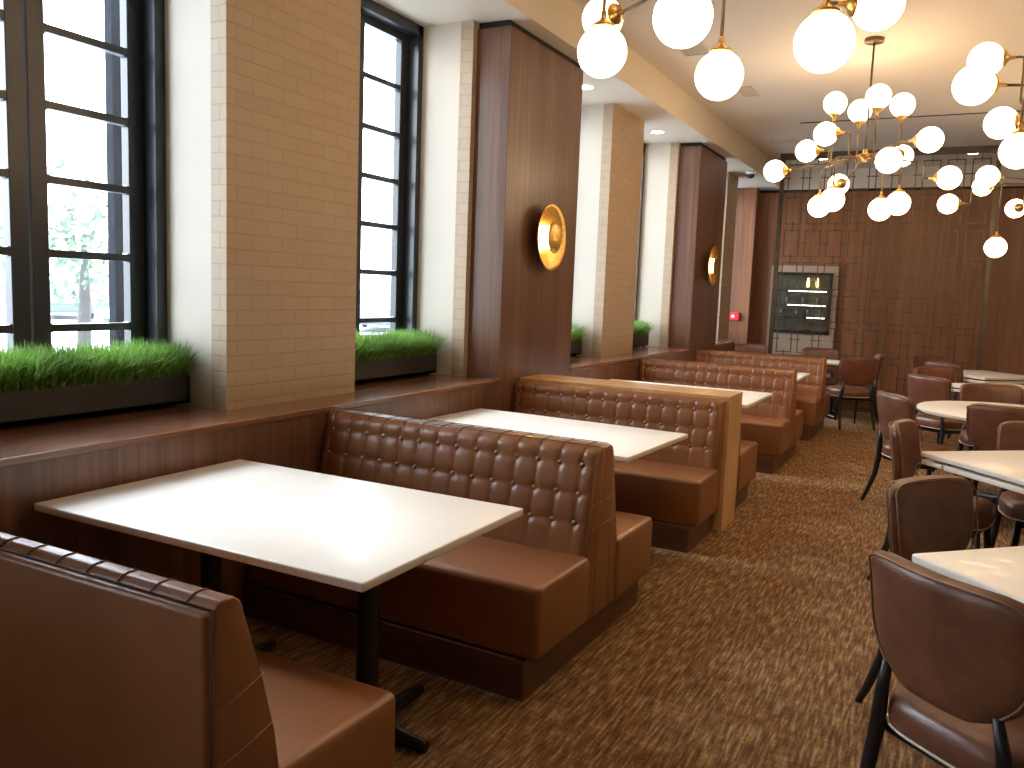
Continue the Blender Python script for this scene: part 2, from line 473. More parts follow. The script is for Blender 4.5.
# ------------------------------------------------------------------ planters with grass
def planter(y0, y1, label, seed, n):
    rnd = random.Random(seed)
    L = y1 - y0
    r = thing('planter_box', label, 'planter', (-3.35 if y0 > 3 else -3.39, (y0 + y1) / 2, LEDGE), 0, 'grass planters on the window ledge')
    bm = bmesh.new()
    w, h = .115, .135
    h0 = .018
    t = .012
    box(bm, -w, w, -L / 2, L / 2, h0, h0 + .015)
    box(bm, -w, -w + t, -L / 2, L / 2, h0, h0 + h); box(bm, w - t, w, -L / 2, L / 2, h0, h0 + h)
    box(bm, -w, w, -L / 2, -L / 2 + t, h0, h0 + h); box(bm, -w, w, L / 2 - t, L / 2, h0, h0 + h)
    mesh_obj('trough', bm, M['planter'], r)
    mesh_obj('soil', B(-w + t, w - t, -L / 2 + t, L / 2 - t, h0 + .015, h0 + h - .02), M['soil'], r)
    for sy in (-1, 1):
        for sx in (-1, 1):
            mesh_obj('foot', B(sx * .08 - .012, sx * .08 + .012, sy * (L / 2 - .08) - .015, sy * (L / 2 - .08) + .015, 0, h0), M['planter'], r)
    bm = bmesh.new()
    for i in range(n):
        x = rnd.uniform(-w + .005, w - .005); y = rnd.uniform(-L / 2 + .01, L / 2 - .01)
        H = rnd.uniform(.14, .235)
        lx = rnd.gauss(0, .06) + x * .35
        ly = rnd.gauss(0, .06) + (.05 if y > L / 2 - .06 else -.05 if y < -L / 2 + .06 else 0)
        wd = rnd.uniform(.003, .0062); ang = rnd.uniform(0, PI)
        dx, dy = math.cos(ang) * wd, math.sin(ang) * wd
        z0 = h0 + h - .03
        prev = None
        for k in range(5):
            t_ = k / 4
            cx = x + lx * t_ ** 1.8; cy = y + ly * t_ ** 1.8; cz = z0 + H * (t_ - .18 * t_ * t_ * (abs(lx) + abs(ly)) / .08 * .6)
            s = (1 - t_) ** .6 if k < 4 else 0
            if k < 4: cur = (bm.verts.new((cx - dx * s, cy - dy * s, cz)), bm.verts.new((cx + dx * s, cy + dy * s, cz)))
            else: cur = (bm.verts.new((cx, cy, cz)),)
            if prev:
                bm.faces.new((prev[0], prev[1], *reversed(cur))) if len(cur) == 2 else bm.faces.new((prev[0], prev[1], cur[0]))
            prev = cur
    g = mesh_obj('grass', bm, M['grass'], r); g['kind'] = 'stuff'
    return r
planter(1.70, 2.865, 'dark planter box of bright green grass, nearest and widest, in the first window', 1, 7500)
planter(3.90, 5.02, 'dark planter box of green grass behind the near brick pillar, in the second window', 2, 6500)
planter(6.46, 7.66, 'dark grass planter peeking out between the walnut column and the next brick pillar', 3, 4200)
planter(8.68, 9.72, 'dark grass planter just beyond the far brick pillar, above the last booths', 4, 4200)

# ------------------------------------------------------------------ booths
XL, XE = -2.783, -1.264      # left end by the wall, aisle end
W = XE - XL
NB = 14
def tuft_panel(zb, zt, yb, yt, sgn, x0=0, x1=W, ztop_join=None, amp=.015, rows=(.815, .695, .575), nx=196, nz=44, over=None):
    """tufted leather face; local x along the bench, sgn=-1 faces -Y. Returns bmesh and button places."""
    bm = bmesh.new()
    pitch = (x1 - x0 - .135) / (NB - 1)
    bx = [x0 + .055 + pitch * i for i in range(NB)]
    grid = []
    edge = .05
    for j in range(nz + 1):
        t = j / nz
        z = zb + (zt - zb) * t
        row = []
        for i in range(nx + 1):
            x = x0 + (x1 - x0) * i / nx
            yc = yb + (yt - yb) * t
            # pillows between buttons
            u = (x - bx[0]) / pitch
            fu = abs(u - round(u)) * 2           # 0 at seam, 1 mid pillow
            col = 1 - (1 - min(1, fu)) ** 4.0
            # rows
            zr = min(rows, key=lambda q: abs(q - z))
            inx = bx[0] - pitch * .5 < x < bx[-1] + pitch * .5
            if rows[-1] < z < rows[0]:
                fz = min(1, abs(z - zr) / ((rows[0] - rows[-1]) / 4))
                hv = 1 - (1 - fz) ** 3.2
                cv = col
            else:
                d = z - rows[0] if z > rows[0] else rows[-1] - z
                hv = 1 - (1 - min(1, d / .05)) ** 3.2
                cv = col
                if z < rows[-1]:
                    k = min(1, d / .15); cv = col * (1 - k) + k
            h = amp * (.25 + .75 * min(cv, 1) ** .8 * (.35 + .65 * hv)) - amp * .35
            if not inx: h = amp * .45
            if inx:
                q = int(max(0, min(NB - 1, round(u))))
                dd = math.hypot(x - bx[q], z - zr)
                h -= amp * .55 * math.exp(-(dd / .017) ** 2)
            # fade at the ends
            e = min(x - x0, x1 - x)
            if e < edge: h -= .03 * (1 - e / edge) ** 2.2
            et = zt - z
            if et < .035: h -= .03 * (1 - et / .035) ** 2
            row.append(bm.verts.new((x, yc + sgn * h, z)))
        grid.append(row)
    for j in range(nz):
        for i in range(nx):
            bm.faces.new((grid[j][i], grid[j][i + 1], grid[j + 1][i + 1], grid[j + 1][i]))
    pts = []
    for z in rows:
        t = (z - zb) / (zt - zb)
        for x in bx: pts.append((x, yb + (yt - yb) * t + sgn * (-amp * .30), z))
    return bm, pts, bx

btn_me = None
def button_mesh():
    global btn_me
    if btn_me is None:
        bm = bmesh.new(); lathe(bm, [(0, -.013), (.0075, -.011), (.0108, -.005), (.0108, .006)], 12, axis=(0, 1, 0))
        o = mesh_obj('button', bm, M['button'], smooth=True); btn_me = o.data
        bpy.data.objects.remove(o)
    return btn_me

def face(r, zb, zt, yb, yt, sgn, visible=True):
    bm, pts, bx = tuft_panel(zb, zt, yb, yt, sgn)
    p = mesh_obj('tufted_backrest', bm, M['booth'], r, smooth=True)
    if visible:
        for q in pts:
            o = bpy.data.objects.new('button', button_mesh()); link(o); o.parent = r
            o.location = q
            if sgn > 0: o.rotation_euler = (0, 0, PI)
    return bx

def seat_part(r, y0, y1, front):
    """front = -1 if the sitting side is toward -Y"""
    bm = bmesh.new()
    box(bm, 0, W + .012, y0, y1, .155, .448, bev=.028, seg=4)
    o = mesh_obj('seat', bm, M['booth'], r, autos=40)
    # welt line round the top of the seat
    bm = bmesh.new(); z = .438
    yy = y0 + .006 if front < 0 else y1 - .006
    return o

def wedge(r, pts, top_seams=None, side_seams=True):
    bm = prism(bmesh.new(), pts, .0, W, bev=.012, seg=3)
    mesh_obj('backrest', bm, M['booth'], r, autos=50)

def seam_lines(r, paths, name='seam', rad=.0022, mat='dark_seam'):
    bm = bmesh.new()
    if name == 'side_seam':
        bm.free()
        for p in paths:
            bm = bmesh.new(); tube(bm, p, rad, 6); mesh_obj(name, bm, M[mat], r, smooth=True)
        return
    for p in paths: tube(bm, p, rad, 6)
    mesh_obj(name, bm, M[mat], r, smooth=True)
M['dark_seam'] = plain('stitched_seam', (.07, .026, .012), .6)
M['light_seam'] = plain('seam_thread', (.42, .22, .12), .5)

def booth(cy, label, kind, rz=0.0, north=True, south=True, group='tufted leather booth benches'):
    r = thing('booth_bench', label, 'booth bench', (XL, cy, 0), rz, group)
    ZT = .897
    if kind == 'double':
        y0, y1 = (-.64 if south else -.17), (.64 if north else .17)
        mesh_obj('plinth', B(0, W - .038, y0 + .005, y1 - .06, 0, .156), M['walnut_h'], r)
        pts = [(-.165, .15), (-.165, .46), (-.072, ZT - .022), (-.05, ZT), (.05, ZT), (.072, ZT - .022), (.165, .46), (.165, .15)]
        wedge(r, pts)
        bx = None
        if south:
            seat_part(r, -.625, -.15, -1)
            bx = face(r, .43, ZT - .002, -.178, -.068, -1)
        if north:
            seat_part(r, .15, .625, 1)
            bx = face(r, .43, ZT - .002, .178, .068, 1, visible=False)
        seam_lines(r, [bend([(x, -.078, ZT - .02), (x, -.05, ZT + .001), (x, .05, ZT + .001), (x, .078, ZT - .02)], .02) for x in bx]
                   + [[(0.02, -.05, ZT + .001), (W - .02, -.05, ZT + .001)], [(0.02, .05, ZT + .001), (W - .02, .05, ZT + .001)]], 'top_seam', .0018)
        seam_lines(r, [[(W + .001, -.045, ZT - .01), (W + .001, -.09, .16)], [(W + .001, .048, ZT - .01), (W + .001, .09, .16)],
                       [(W + .001, -.128, .66), (W + .001, .12, .665)], [(W + .001, -.15, .55), (W + .001, .14, .56)]], 'side_seam', .0016, 'light_seam')
    return r

# nearest bench: its plain leather back faces the camera
r = thing('booth_bench', 'nearest booth bench with a plain brown leather back facing us', 'booth bench', (XL, 1.155, 0), 0, 'tufted leather booth benches')
ZT = .897
mesh_obj('plinth', B(0, W - .038, .0, .63, 0, .156), M['walnut_h'], r)
pts = [(.012, .15), (.012, ZT - .014), (.03, ZT + .001), (.062, ZT + .001), (.082, ZT - .014), (.145, .68), (.185, .55), (.20, .42), (.20, .15)]
bm = prism(bmesh.new(), pts, 0, W, bev=.006, seg=3)
mesh_obj('backrest', bm, M['booth'], r, autos=40)
bm = bmesh.new(); box(bm, .0, W - .012, -.006, .03, .16, ZT - .02, bev=.012, seg=3)
mesh_obj('back_panel', bm, M['booth'], r, autos=40)
seat_part(r, .18, .648, 1)
bm_, p_, bx0 = tuft_panel(.43, ZT - .004, .215, .075, 1)
mesh_obj('tufted_backrest', bm_, M['booth'], r, smooth=True)
seam_lines(r, [bend([(x, .008, ZT - .012), (x, .028, ZT + .0025), (x, .064, ZT + .0025), (x, .09, ZT - .02)], .02) for x in bx0]
           + [[(.0, .006, ZT - .012), (W - .004, .006, ZT - .012)], [(W - .004, .004, ZT - .014), (W - .004, .004, .17)]], 'top_seam', .0022)
seam_lines(r, [[(W + .001, .014, .665), (W + .001, .08, .678), (W + .001, .146, .70)], [(W + .001, .014, .54), (W + .001, .09, .552), (W + .001, .18, .575)]], 'side_seam', .0014, 'light_seam')

booth(3.375, 'double-sided tufted leather booth bench between the two nearest white tables', 'double', rz=math.radians(-1.4))
booth(8.20, 'double-sided tufted booth bench standing right behind the pale wood partition', 'double')
booth(10.28, 'farthest tufted booth bench, last before the dining chairs', 'double')

# partition booth: maple core with a bench on either side
r = thing('booth_partition', 'pale maple partition wall capped between two back-to-back tufted benches', 'partition', (XL, 5.64, 0), 0)
mesh_obj('maple_case', B(-.03, W + .022, -.18, .19, 0, .905, bev=.002), M['maple'], r)
for s, nm in ((-1, 'near'), (1, 'far')):
    b = thing('booth_bench', 'tufted leather booth bench backing onto the pale maple partition, %s side' % ('table' if s < 0 else 'far'), 'booth bench', (XL, 5.64 + (-.18 if s < 0 else .19) + s * .001, 0), 0, 'tufted leather booth benches')
    if s < 0:
        pts = [(0, .15), (0, .885), (-.07, .885), (-.085, .87), (-.155, .46), (-.155, .15)]
    else:
        pts = [(0, .15), (0, .885), (.07, .885), (.085, .87), (.155, .46), (.155, .15)]
    wedge(b, pts)
    if s < 0:
        mesh_obj('plinth', B(0, W - .038, -.585, 0, 0, .156), M['walnut_h'], b)
        seat_part(b, -.575, -.12, -1)
        face(b, .43, .888, -.168, -.082, -1)
    else:
        mesh_obj('plinth', B(0, W - .038, 0, .72, 0, .156), M['walnut_h'], b)
        seat_part(b, .12, .745, 1)
        face(b, .43, .888, .168, .082, 1, visible=False)

# ------------------------------------------------------------------ booth tables
def booth_table(x0, x1, y0, y1, rz, label):
    cx, cy = (x0 + x1) / 2, (y0 + y1) / 2
    r = thing('dining_table', label, 'table', (cx, cy, 0), rz, 'white booth tables')
    hx, hy = (x1 - x0) / 2, (y1 - y0) / 2
    bm = bmesh.new(); box(bm, -hx, hx, -hy, hy, .722, .75, bev=.006, seg=3)
    mesh_obj('tabletop', bm, M['white_top'], r, autos=50)
    for sx in (-1, 1):
        px = sx * (hx - .34)
        bm = bmesh.new(); tube(bm, [(px, 0, .03), (px, 0, .715)], .038, 20); mesh_obj('post', bm, M['black'], r, autos=40)
        mesh_obj('mounting_plate', B(px - .12, px + .12, -.12, .12, .708, .722), M['black'], r)
        for a in ((1, 0), (-1, 0), (0, 1), (0, -1)):
            bm = bmesh.new()
            lx = .25 if a[0] else .33
            if a[0] * sx < 0: lx = .12
            pts = [(px, 0, .038), (px + a[0] * lx * .6, a[1] * lx * .6, .030), (px + a[0] * lx, a[1] * lx, .022)]
            tube(bm, pts, [.034, .027, .021], 10)
            mesh_obj('foot', bm, M['black'], r, autos=50)
    return r
booth_table(-2.768, -1.34, 1.745, 2.697, 0, 'nearest white booth table, in front of the plain-backed leather bench')
booth_table(-2.775, -1.33, 3.90, 4.79, math.radians(-3.0), 'second white booth table, between tufted bench and pale wood partition')
booth_table(-2.78, -1.31, 6.36, 7.34, 0, 'white booth table just beyond the pale wood partition')
booth_table(-2.78, -1.34, 8.72, 9.70, 0, 'farthest white booth table, between the last two tufted benches')

# ------------------------------------------------------------------ dining chairs
def make_chair():
    r = thing('dining_chair', 'x', 'chair')
    # backrest: curved shell, rounded top corners, U shaped bottom
    bm = bmesh.new()
    z0, H = .528, .359
    nx, nz = 28, 22
    def wid(t):
        if t < .58: w = .246 * max(.0, 1 - (1 - t / .58) ** 2.1) ** .5
        else: w = .246 + .010 * (t - .58)
        return w
    def P(i, j, side):
        s = -1 + 2 * i / nx; t = .04 + .96 * (j / nz) ** 1.35; tt = j / nz
        # squash rounded corners
        sc = s
        zt = t
        w = wid(t)
        x = w * math.sin(sc * PI / 2) if False else w * sc
        ztop = H * (1 - .11 * abs(s) ** 7)
        zbot = -.015
        z = z0 + zbot + (ztop - zbot) * t
        yc = -.225 - (z - .47) * .16 + .055 * (abs(x) / .25) ** 2
        th = .028 * max(0, (1 - abs(s) ** 7)) ** .5 * max(0, (1 - abs(2 * tt - 1) ** 9)) ** .5
        return Vector((x, yc + side * th, z))
    G = {}
    for side in (-1, 1):
        for j in range(nz + 1):
            for i in range(nx + 1):
                if (i in (0, nx) or j in (0, nz)) and side == 1: G[(side, i, j)] = G[(-1, i, j)]
                else: G[(side, i, j)] = bm.verts.new(P(i, j, side))
        for j in range(nz):
            for i in range(nx):
                q = [G[(side, i, j)], G[(side, i + 1, j)], G[(side, i + 1, j + 1)], G[(side, i, j + 1)]]
                if len(set(q)) == 4:
                    try: bm.faces.new(q)
                    except ValueError: pass
    back = mesh_obj('backrest', bm, M['chair'], r, smooth=True)
    # piping round the outer edge
    for off, nm in ((-.022, 'piping'), (.022, 'piping')):
        bm = bmesh.new(); pts = []
        for i in range(0, nx + 1): pts.append(P(i, nz, 0) + Vector((0, off, -.010)))
        L = [P(0, j, 0) + Vector((.010, off, 0)) for j in range(5, nz - 1)]
        R = [P(nx, j, 0) + Vector((-.010, off, 0)) for j in range(5, nz - 1)]
        tube(bm, bend(L + pts[1:-1] + R[::-1], .01, 2), .0035, 6)
        mesh_obj(nm, bm, M['piping'], back, smooth=True)
    # seat cushion, rounded front, narrower at the rear
    bm = bmesh.new()
    rings = []
    out = []
    n = 40
    for k in range(n):
        a = 2 * PI * k / n
        c, s = math.cos(a), math.sin(a)
        e = .52
        x = .245 * math.copysign(abs(c) ** e, c); y = .235 * math.copysign(abs(s) ** e, s)
        if y < 0: x *= 1 - .14 * (-y / .235)
        out.append((x, y))
    prof = [(.93, .385), (.985, .392), (1.0, .41), (1.0, .445), (.97, .468), (.88, .484), (.6, .497), (.25, .502)]
    for sc, z in prof: rings.append([bm.verts.new((x * sc, y * sc, z)) for x, y in out])
    for a, b in zip(rings, rings[1:]):
        for k in range(n): bm.faces.new((a[k], a[(k + 1) % n], b[(k + 1) % n], b[k]))
    bm.faces.new(rings[0][::-1]); bm.faces.new(rings[-1])
    seat = mesh_obj('seat', bm, M['chair'], r, smooth=True)
    bm = bmesh.new(); pts = [(x * 1.0, y * 1.0, .392) for x, y in out] + [(out[0][0], out[0][1], .392)]
    tube(bm, pts, .004, 6); mesh_obj('piping', bm, M['pale_piping'], seat, smooth=True)
    mesh_obj('seat_frame', B(-.20, .20, -.19, .20, .345, .388, bev=.01), M['black'], r)
    for sx in (-1, 1):
        bm = bmesh.new()
        tube(bm, [(sx * .165, -.232, .575), (sx * .185, -.222, .48), (sx * .198, -.215, .36), (sx * .202, -.235, .22), (sx * .21, -.285, .07), (sx * .214, -.315, 0)], [.013, .019, .022, .020, .016, .013], 12)
        mesh_obj('leg', bm, M['black'], r, smooth=True)
        bm = bmesh.new()
        tube(bm, [(sx * .185, .185, .37), (sx * .195, .20, .2), (sx * .208, .222, 0)], [.022, .018, .012], 12)
        mesh_obj('leg', bm, M['black'], r, smooth=True)
    return r
CH = make_chair()
first = [True]
def chair(bx, by, fx, fy, label, group='brown leather dining chairs'):
    """bx,by = middle of the backrest top, fx,fy = facing"""
    l = math.hypot(fx, fy); fx /= l; fy /= l
    rz = math.atan2(-fx, fy)
    x = bx + fx * .27; y = by + fy * .27
    if first[0]:
        first[0] = False
        CH.location = (x, y, 0); CH.rotation_euler = (0, 0, rz); CH['label'] = label; CH['group'] = group
        return CH
    return dup(CH, (x, y, 0), rz, label, group)
chair(.025, 2.31, .64, .77, 'nearest leather dining chair, seen from behind at the bottom right corner')
chair(-.045, 3.56, .83, -.55, 'leather dining chair at the far side of the nearest square table, facing us')
chair(-.215, 5.20, .985, -.17, 'leather dining chair seen edge-on beside the second double-edged table')
chair(-.37, 6.86, .86, .50, 'leather dining chair with its back to us at the left of the round table')
chair(-.18, 8.84, .65, .76, 'dark leather chair behind the round table, outer back turned to us')
chair(-.15, 10.17, .62, -.78, 'orange-lit leather chair facing us just behind the dark-backed one beyond the round table')
chair(-.08, 11.13, .57, .82, 'dark-backed leather chair overlapping the left corner of the farthest square table')
chair(-.25, 12.36, .5, -.86, 'farthest leather chair in the right-hand group, close to the lattice screen')
chair(.35, 8.42, .12, -1, 'wide-looking leather chair facing us across the far edge of the round table')
chair(.38, 6.60, .14, .99, 'dark-backed leather chair in front of the round table at the right edge')
chair(.53, 5.79, .15, -1, 'orange-brown leather chair facing us, on the far side of the second square table')
chair(-.94, 10.93, -.5, .87, 'lone leather chair standing in the aisle with its back to us, by the last booth')
chair(-.80, 11.9, -.97, -.15, 'leather chair turned sideways to the left, just right of the lone aisle chair')
chair(-1.63, 12.55, .12, -.99, 'leather chair behind the small table near the glass cabinet')
chair(-2.60, 12.50, .10, -.99, 'leather chair whose rounded top just shows above the farthest booth')
chair(1.04, 12.45, -.9, -.3, 'leather chair cut by the right edge near the end wall')

# ------------------------------------------------------------------ free-standing tables
def pedestal(r, h=.70, reach=.34):
    bm = bmesh.new(); tube(bm, [(0, 0, .03), (0, 0, h)], .038, 20); mesh_obj('post', bm, M['black'], r, autos=40)
    for k in range(4):
        a = PI / 4 + k * PI / 2
        bm = bmesh.new()
        tube(bm, [(0, 0, .06), (math.cos(a) * reach * .5, math.sin(a) * reach * .5, .045), (math.cos(a) * reach, math.sin(a) * reach, .02)], [.034, .027, .02], 10)
        mesh_obj('foot', bm, M['black'], r, autos=50)
    mesh_obj('mounting_plate', B(-.2, .2, -.2, .2, h - .01, h + .008), M['black'], r)
def square_table(cx, cy, side, deg, label, leaves=True):
    r = thing('dining_table', label, 'table', (cx, cy, 0), math.radians(deg), 'free-standing white dining tables')
    h = side / 2
    bm = bmesh.new(); box(bm, -h, h, -h, h, .720, .75, bev=.008, seg=3); mesh_obj('tabletop', bm, M['white_top'], r, autos=50)
    top = .712
    if leaves:
        for (x0, x1, y0, y1) in ((-h + .0, h - .0, -h, -h + .16), (-h, h, h - .16, h), (-h, -h + .16, -h + .17, h - .17), (h - .16, h, -h + .17, h - .17)):
            bm = bmesh.new(); box(bm, x0 + .004, x1 - .004, y0 + .004, y1 - .004, .680, .706, bev=.005, seg=2); mesh_obj('folded_leaf', bm, M['white_top'], r, autos=50)
        mesh_obj('leaf_hinge_frame', B(-h + .05, h - .05, -h + .05, h - .05, .700, .721), M['black'], r)
        top = .69
    pedestal(r, top, .36)
    return r
square_table(.585, 2.94, .905, 45, 'nearest free-standing white table, its corner pointing at the nearest chair back', leaves=False)
square_table(.575, 5.02, .95, 41, 'second free-standing white table with folded leaves under its edge')
r = thing('dining_table', 'round white dining table ringed by leather chairs', 'table', (.48, 7.46, 0), 0, None)
bm = bmesh.new(); lathe(bm, [(0, .75), (.672, .75), (.68, .745), (.682, .735), (.68, .724), (.672, .72), (0, .72)], 72)
mesh_obj('tabletop', bm, M['white_top'], r, autos=40)
pedestal(r, .71, .38)
square_table(.60, 9.75, .93, 45, 'white table with folded leaves, mostly hidden by chairs beyond the round table')
square_table(.38, 11.56, .93, 45, 'farthest white table with folded leaves on the right, near the lattice screen')
r = square_table(-1.56, 11.90, .60, 8, 'small white table between the aisle chair and the glass cabinet', leaves=False)

# ------------------------------------------------------------------ wall sconces
def sconce(y, z, label):
    r = thing('wall_sconce', label, 'wall lamp', (XW, y, z), 0, 'gold disc wall sconces')
    ax = (1, 0, 0)
    bm = bmesh.new(); lathe(bm, [(0, .001), (.06, .001), (.06, .03), (0, .03)], 24, axis=ax); mesh_obj('wall_plate', bm, M['brass'], r, autos=40)
    bm = bmesh.new(); lathe(bm, [(0, .030), (.10, .034), (.17, .046), (.215, .064), (.243, .085), (.245, .081), (.217, .058), (.17, .040), (.10, .027), (0, .024)], 48, axis=ax)
    mesh_obj('dish', bm, M['gold'], r, smooth=True)
    bm = bmesh.new(); lathe(bm, [(0, .128), (.05, .126), (.09, .118), (.118, .104), (.115, .100), (.08, .112), (0, .120)], 32, axis=ax)
    mesh_obj('inner_disc', bm, M['gold'], r, smooth=True)
    bm = bmesh.new(); lathe(bm, [(.060, .048), (.085, .050), (.085, .075), (.060, .077), (.060, .048)], 32, axis=ax)
    mesh_obj('bulb', bm, M['sconce_led'], r, smooth=True)
sconce(5.745, 1.945, 'glowing gold disc sconce on the nearer walnut column')
sconce(10.53, 1.935, 'glowing gold disc sconce on the farther walnut column')

# ------------------------------------------------------------------ chandeliers
def chandelier(cx, cy, zh, globes, label, R=.097):
    r = thing('globe_chandelier', label, 'chandelier', (cx, cy, ZC), 0, 'opal globe chandeliers')
    hub = Vector((0, 0, zh - ZC))
    bm = bmesh.new(); lathe(bm, [(0, 0), (.075, 0), (.075, -.03), (.06, -.038), (0, -.038)], 28); mesh_obj('canopy', bm, M['bronze'], r, autos=40)
    bm = bmesh.new(); tube(bm, [(0, 0, -.03), hub], .0085, 10); mesh_obj('stem', bm, M['bronze'], r, smooth=True)
    bm = bmesh.new(); sphere(bm, hub, .033, 18, 10); tube(bm, [hub + Vector((0, 0, -.05)), hub + Vector((0, 0, .055))], .018, 12)
    for k in range(6):
        a = k * PI / 3; tube(bm, [hub, hub + Vector((math.cos(a) * .07, math.sin(a) * .07, 0))], .013, 8)
    mesh_obj('hub', bm, M['brass'], r, autos=50)
    for (gx, gy, gz, d) in globes:
        g = Vector((gx - cx, gy - cy, gz - ZC))
        if d == 'up': dv = Vector((0, 0, -1))       # fitter below the globe
        elif d == 'down': dv = Vector((0, 0, 1))
        else:
            dv = Vector((d[0], d[1], 0)).normalized()
        f0 = g + dv * (R * .97); f1 = g + dv * (R + .05)
        if d in ('up', 'down'):
            path = [f1, Vector((g.x, g.y, hub.z)), hub]
        else:
            f2 = g + dv * (R + .10)
            if abs(g.z - hub.z) > .09: path = [f1, f2, Vector((f2.x, f2.y, hub.z)), hub]
            else: path = [f1, f2, hub]
        bm = bmesh.new(); tube(bm, bend(path, .035, 5), .0075, 8); mesh_obj('arm', bm, M['bronze'], r, smooth=True)
        bm = bmesh.new(); sphere(bm, g, R, 28, 16); go = mesh_obj('globe', bm, M['globe'], r, smooth=True)
        bm = bmesh.new(); lathe(bm, [(0, .058), (.010, .056), (.012, .03), (.022, .018), (.045, .004), (.050, -.006), (.043, -.008), (.0, -.004)], 20, axis=dv, org=g + dv * R)
        mesh_obj('fitter', bm, M['brass'], go, smooth=True)
    return r
chandelier(-.86, 3.33, 2.86, [(-1.306, 3.157, 2.487, 'down'), (-1.597, 3.847, 2.844, (1, -.55)), (-.868, 2.772, 2.457, 'down'),
                             (-.929, 3.50, 2.447, 'down'), (-.459, 3.031, 2.406, 'down'), (-.359, 3.606, 2.692, (-1, -.45)),
                             (-1.02, 2.9, 3.2, 'up'), (-.7, 3.8, 3.2, 'up'), (-1.3, 3.6, 3.22, 'up'), (-.45, 3.3, 3.2, 'up')],
           'nearest globe chandelier, only its lower white globes in view at the top')
chandelier(-.75, 7.50, 2.735, [(-1.066, 7.909, 3.26, 'up'), (-.87, 8.004, 3.202, 'up'), (-.68, 7.442, 3.189, 'up'), (-.524, 7.84, 3.196, 'up'),
                              (-1.07, 7.521, 2.932, (1, -.1)), (-1.308, 8.111, 2.898, (1, -.1)), (-1.548, 7.961, 2.706, (1, -.2)), (-.275, 7.313, 2.812, (-1, .1)),
                              (-.542, 7.152, 2.642, (-.3, 1)), (-.537, 8.512, 2.885, (-.2, -1)), (-1.074, 8.613, 2.656, (.45, -1)),
                              (-.974, 7.502, 2.39, 'down'), (-1.165, 8.122, 2.401, 'down'), (-.643, 8.014, 2.358, 'down'), (-.488, 7.755, 2.379, 'down'),
                              (-.131, 7.97, 2.608, (-1, -.1))],
           'middle chandelier of many white globes hanging before the lattice screen')
chandelier(.72, 5.50, 2.72, [(.039, 5.784, 2.993, (1, -.05)), (-.009, 4.878, 2.65, (1, .35)), (.16, 6.158, 2.696, (1, -.35)), (.241, 5.506, 2.418, 'down'),
                            (.9, 5.1, 2.42, 'down'), (.75, 6.0, 2.42, 'down'), (1.2, 5.6, 2.42, 'down'), (1.35, 5.1, 2.8, (-1, .3)), (1.45, 6.0, 2.75, (-1, -.3)),
                            (.7, 5.0, 3.2, 'up'), (1.05, 5.8, 3.2, 'up'), (.55, 6.1, 3.2, 'up')],
           'globe chandelier at the right edge with a bent brass arm holding a white globe')
chandelier(.80, 9.45, 2.72, [(-.143, 9.538, 2.56, (1, -.05)), (.167, 8.86, 2.728, (1, .5)), (.154, 10.224, 2.808, (1, -.6)), (.30, 9.30, 2.12, 'down'), (.481, 10.368, 2.592, (.3, -1)),
                            (.95, 9.1, 2.4, 'down'), (.85, 10.0, 2.4, 'down'), (1.3, 9.6, 2.42, 'down'), (1.5, 9.1, 2.75, (-1, .3)), (.7, 9.1, 3.2, 'up'), (1.1, 9.9, 3.2, 'up')],
           'farthest globe chandelier, low white globes before the right end of the screen')

# ------------------------------------------------------------------ lattice screen
YS = 12.87
SX0, SX1 = -2.40, .37
r = thing('lattice_screen', 'tall bronze metal lattice screen on a low walnut base across the far end', 'screen', (0, YS, 0), 0)
mesh_obj('base', B(SX0 - .05, SX1 + .05, -.10, .10, 0, .25), M['walnut_h'], r)
for x in (SX0, SX1 - .03):
    mesh_obj('post', B(x - .01, x + .045, -.025, .025, .25, ZC), M['screen'], r)
mesh_obj('top_rail', B(SX0 - .03, SX1 + .03, -.03, .03, ZC - .09, ZC), M['screen'], r)
bm = bmesh.new()
ncol, nrow = 9, 7
x0, x1, z0, z1 = SX0 + .06, SX1 - .06, .27, ZC - .12
px, pz = (x1 - x0) / ncol, (z1 - z0) / nrow
t = .0065
for i in range(ncol):
    for j in range(nrow):
        a, b = x0 + px * i + .045, x0 + px * (i + 1) - .045
        c, d = z0 + pz * j + .045, z0 + pz * (j + 1) - .045
        box(bm, a - t, b + t, -t, t, c - t, c + t); box(bm, a - t, b + t, -t, t, d - t, d + t)
        box(bm, a - t, a + t, -t, t, c, d); box(bm, b - t, b + t, -t, t, c, d)
        m = (a + b) / 2; n = (c + d) / 2
        box(bm, m - t, m + t, -t, t, d - .03, d + .09 if j < nrow - 1 else d + .075)
        if j == 0: box(bm, m - t, m + t, -t, t, c - .065, c + .03)
        else: box(bm, m - t, m + t, -t, t, c - .03, c + .03)
        box(bm, b - .035, b + .09 + .035 if i < ncol - 1 else b + .05, -t, t, n - t, n + t)
        if i == 0: box(bm, a - .05, a + .035, -t, t, n - t, n + t)
        else: box(bm, a - .0, a + .035, -t, t, n - t, n + t)
mesh_obj('lattice', bm, M['screen'], r)

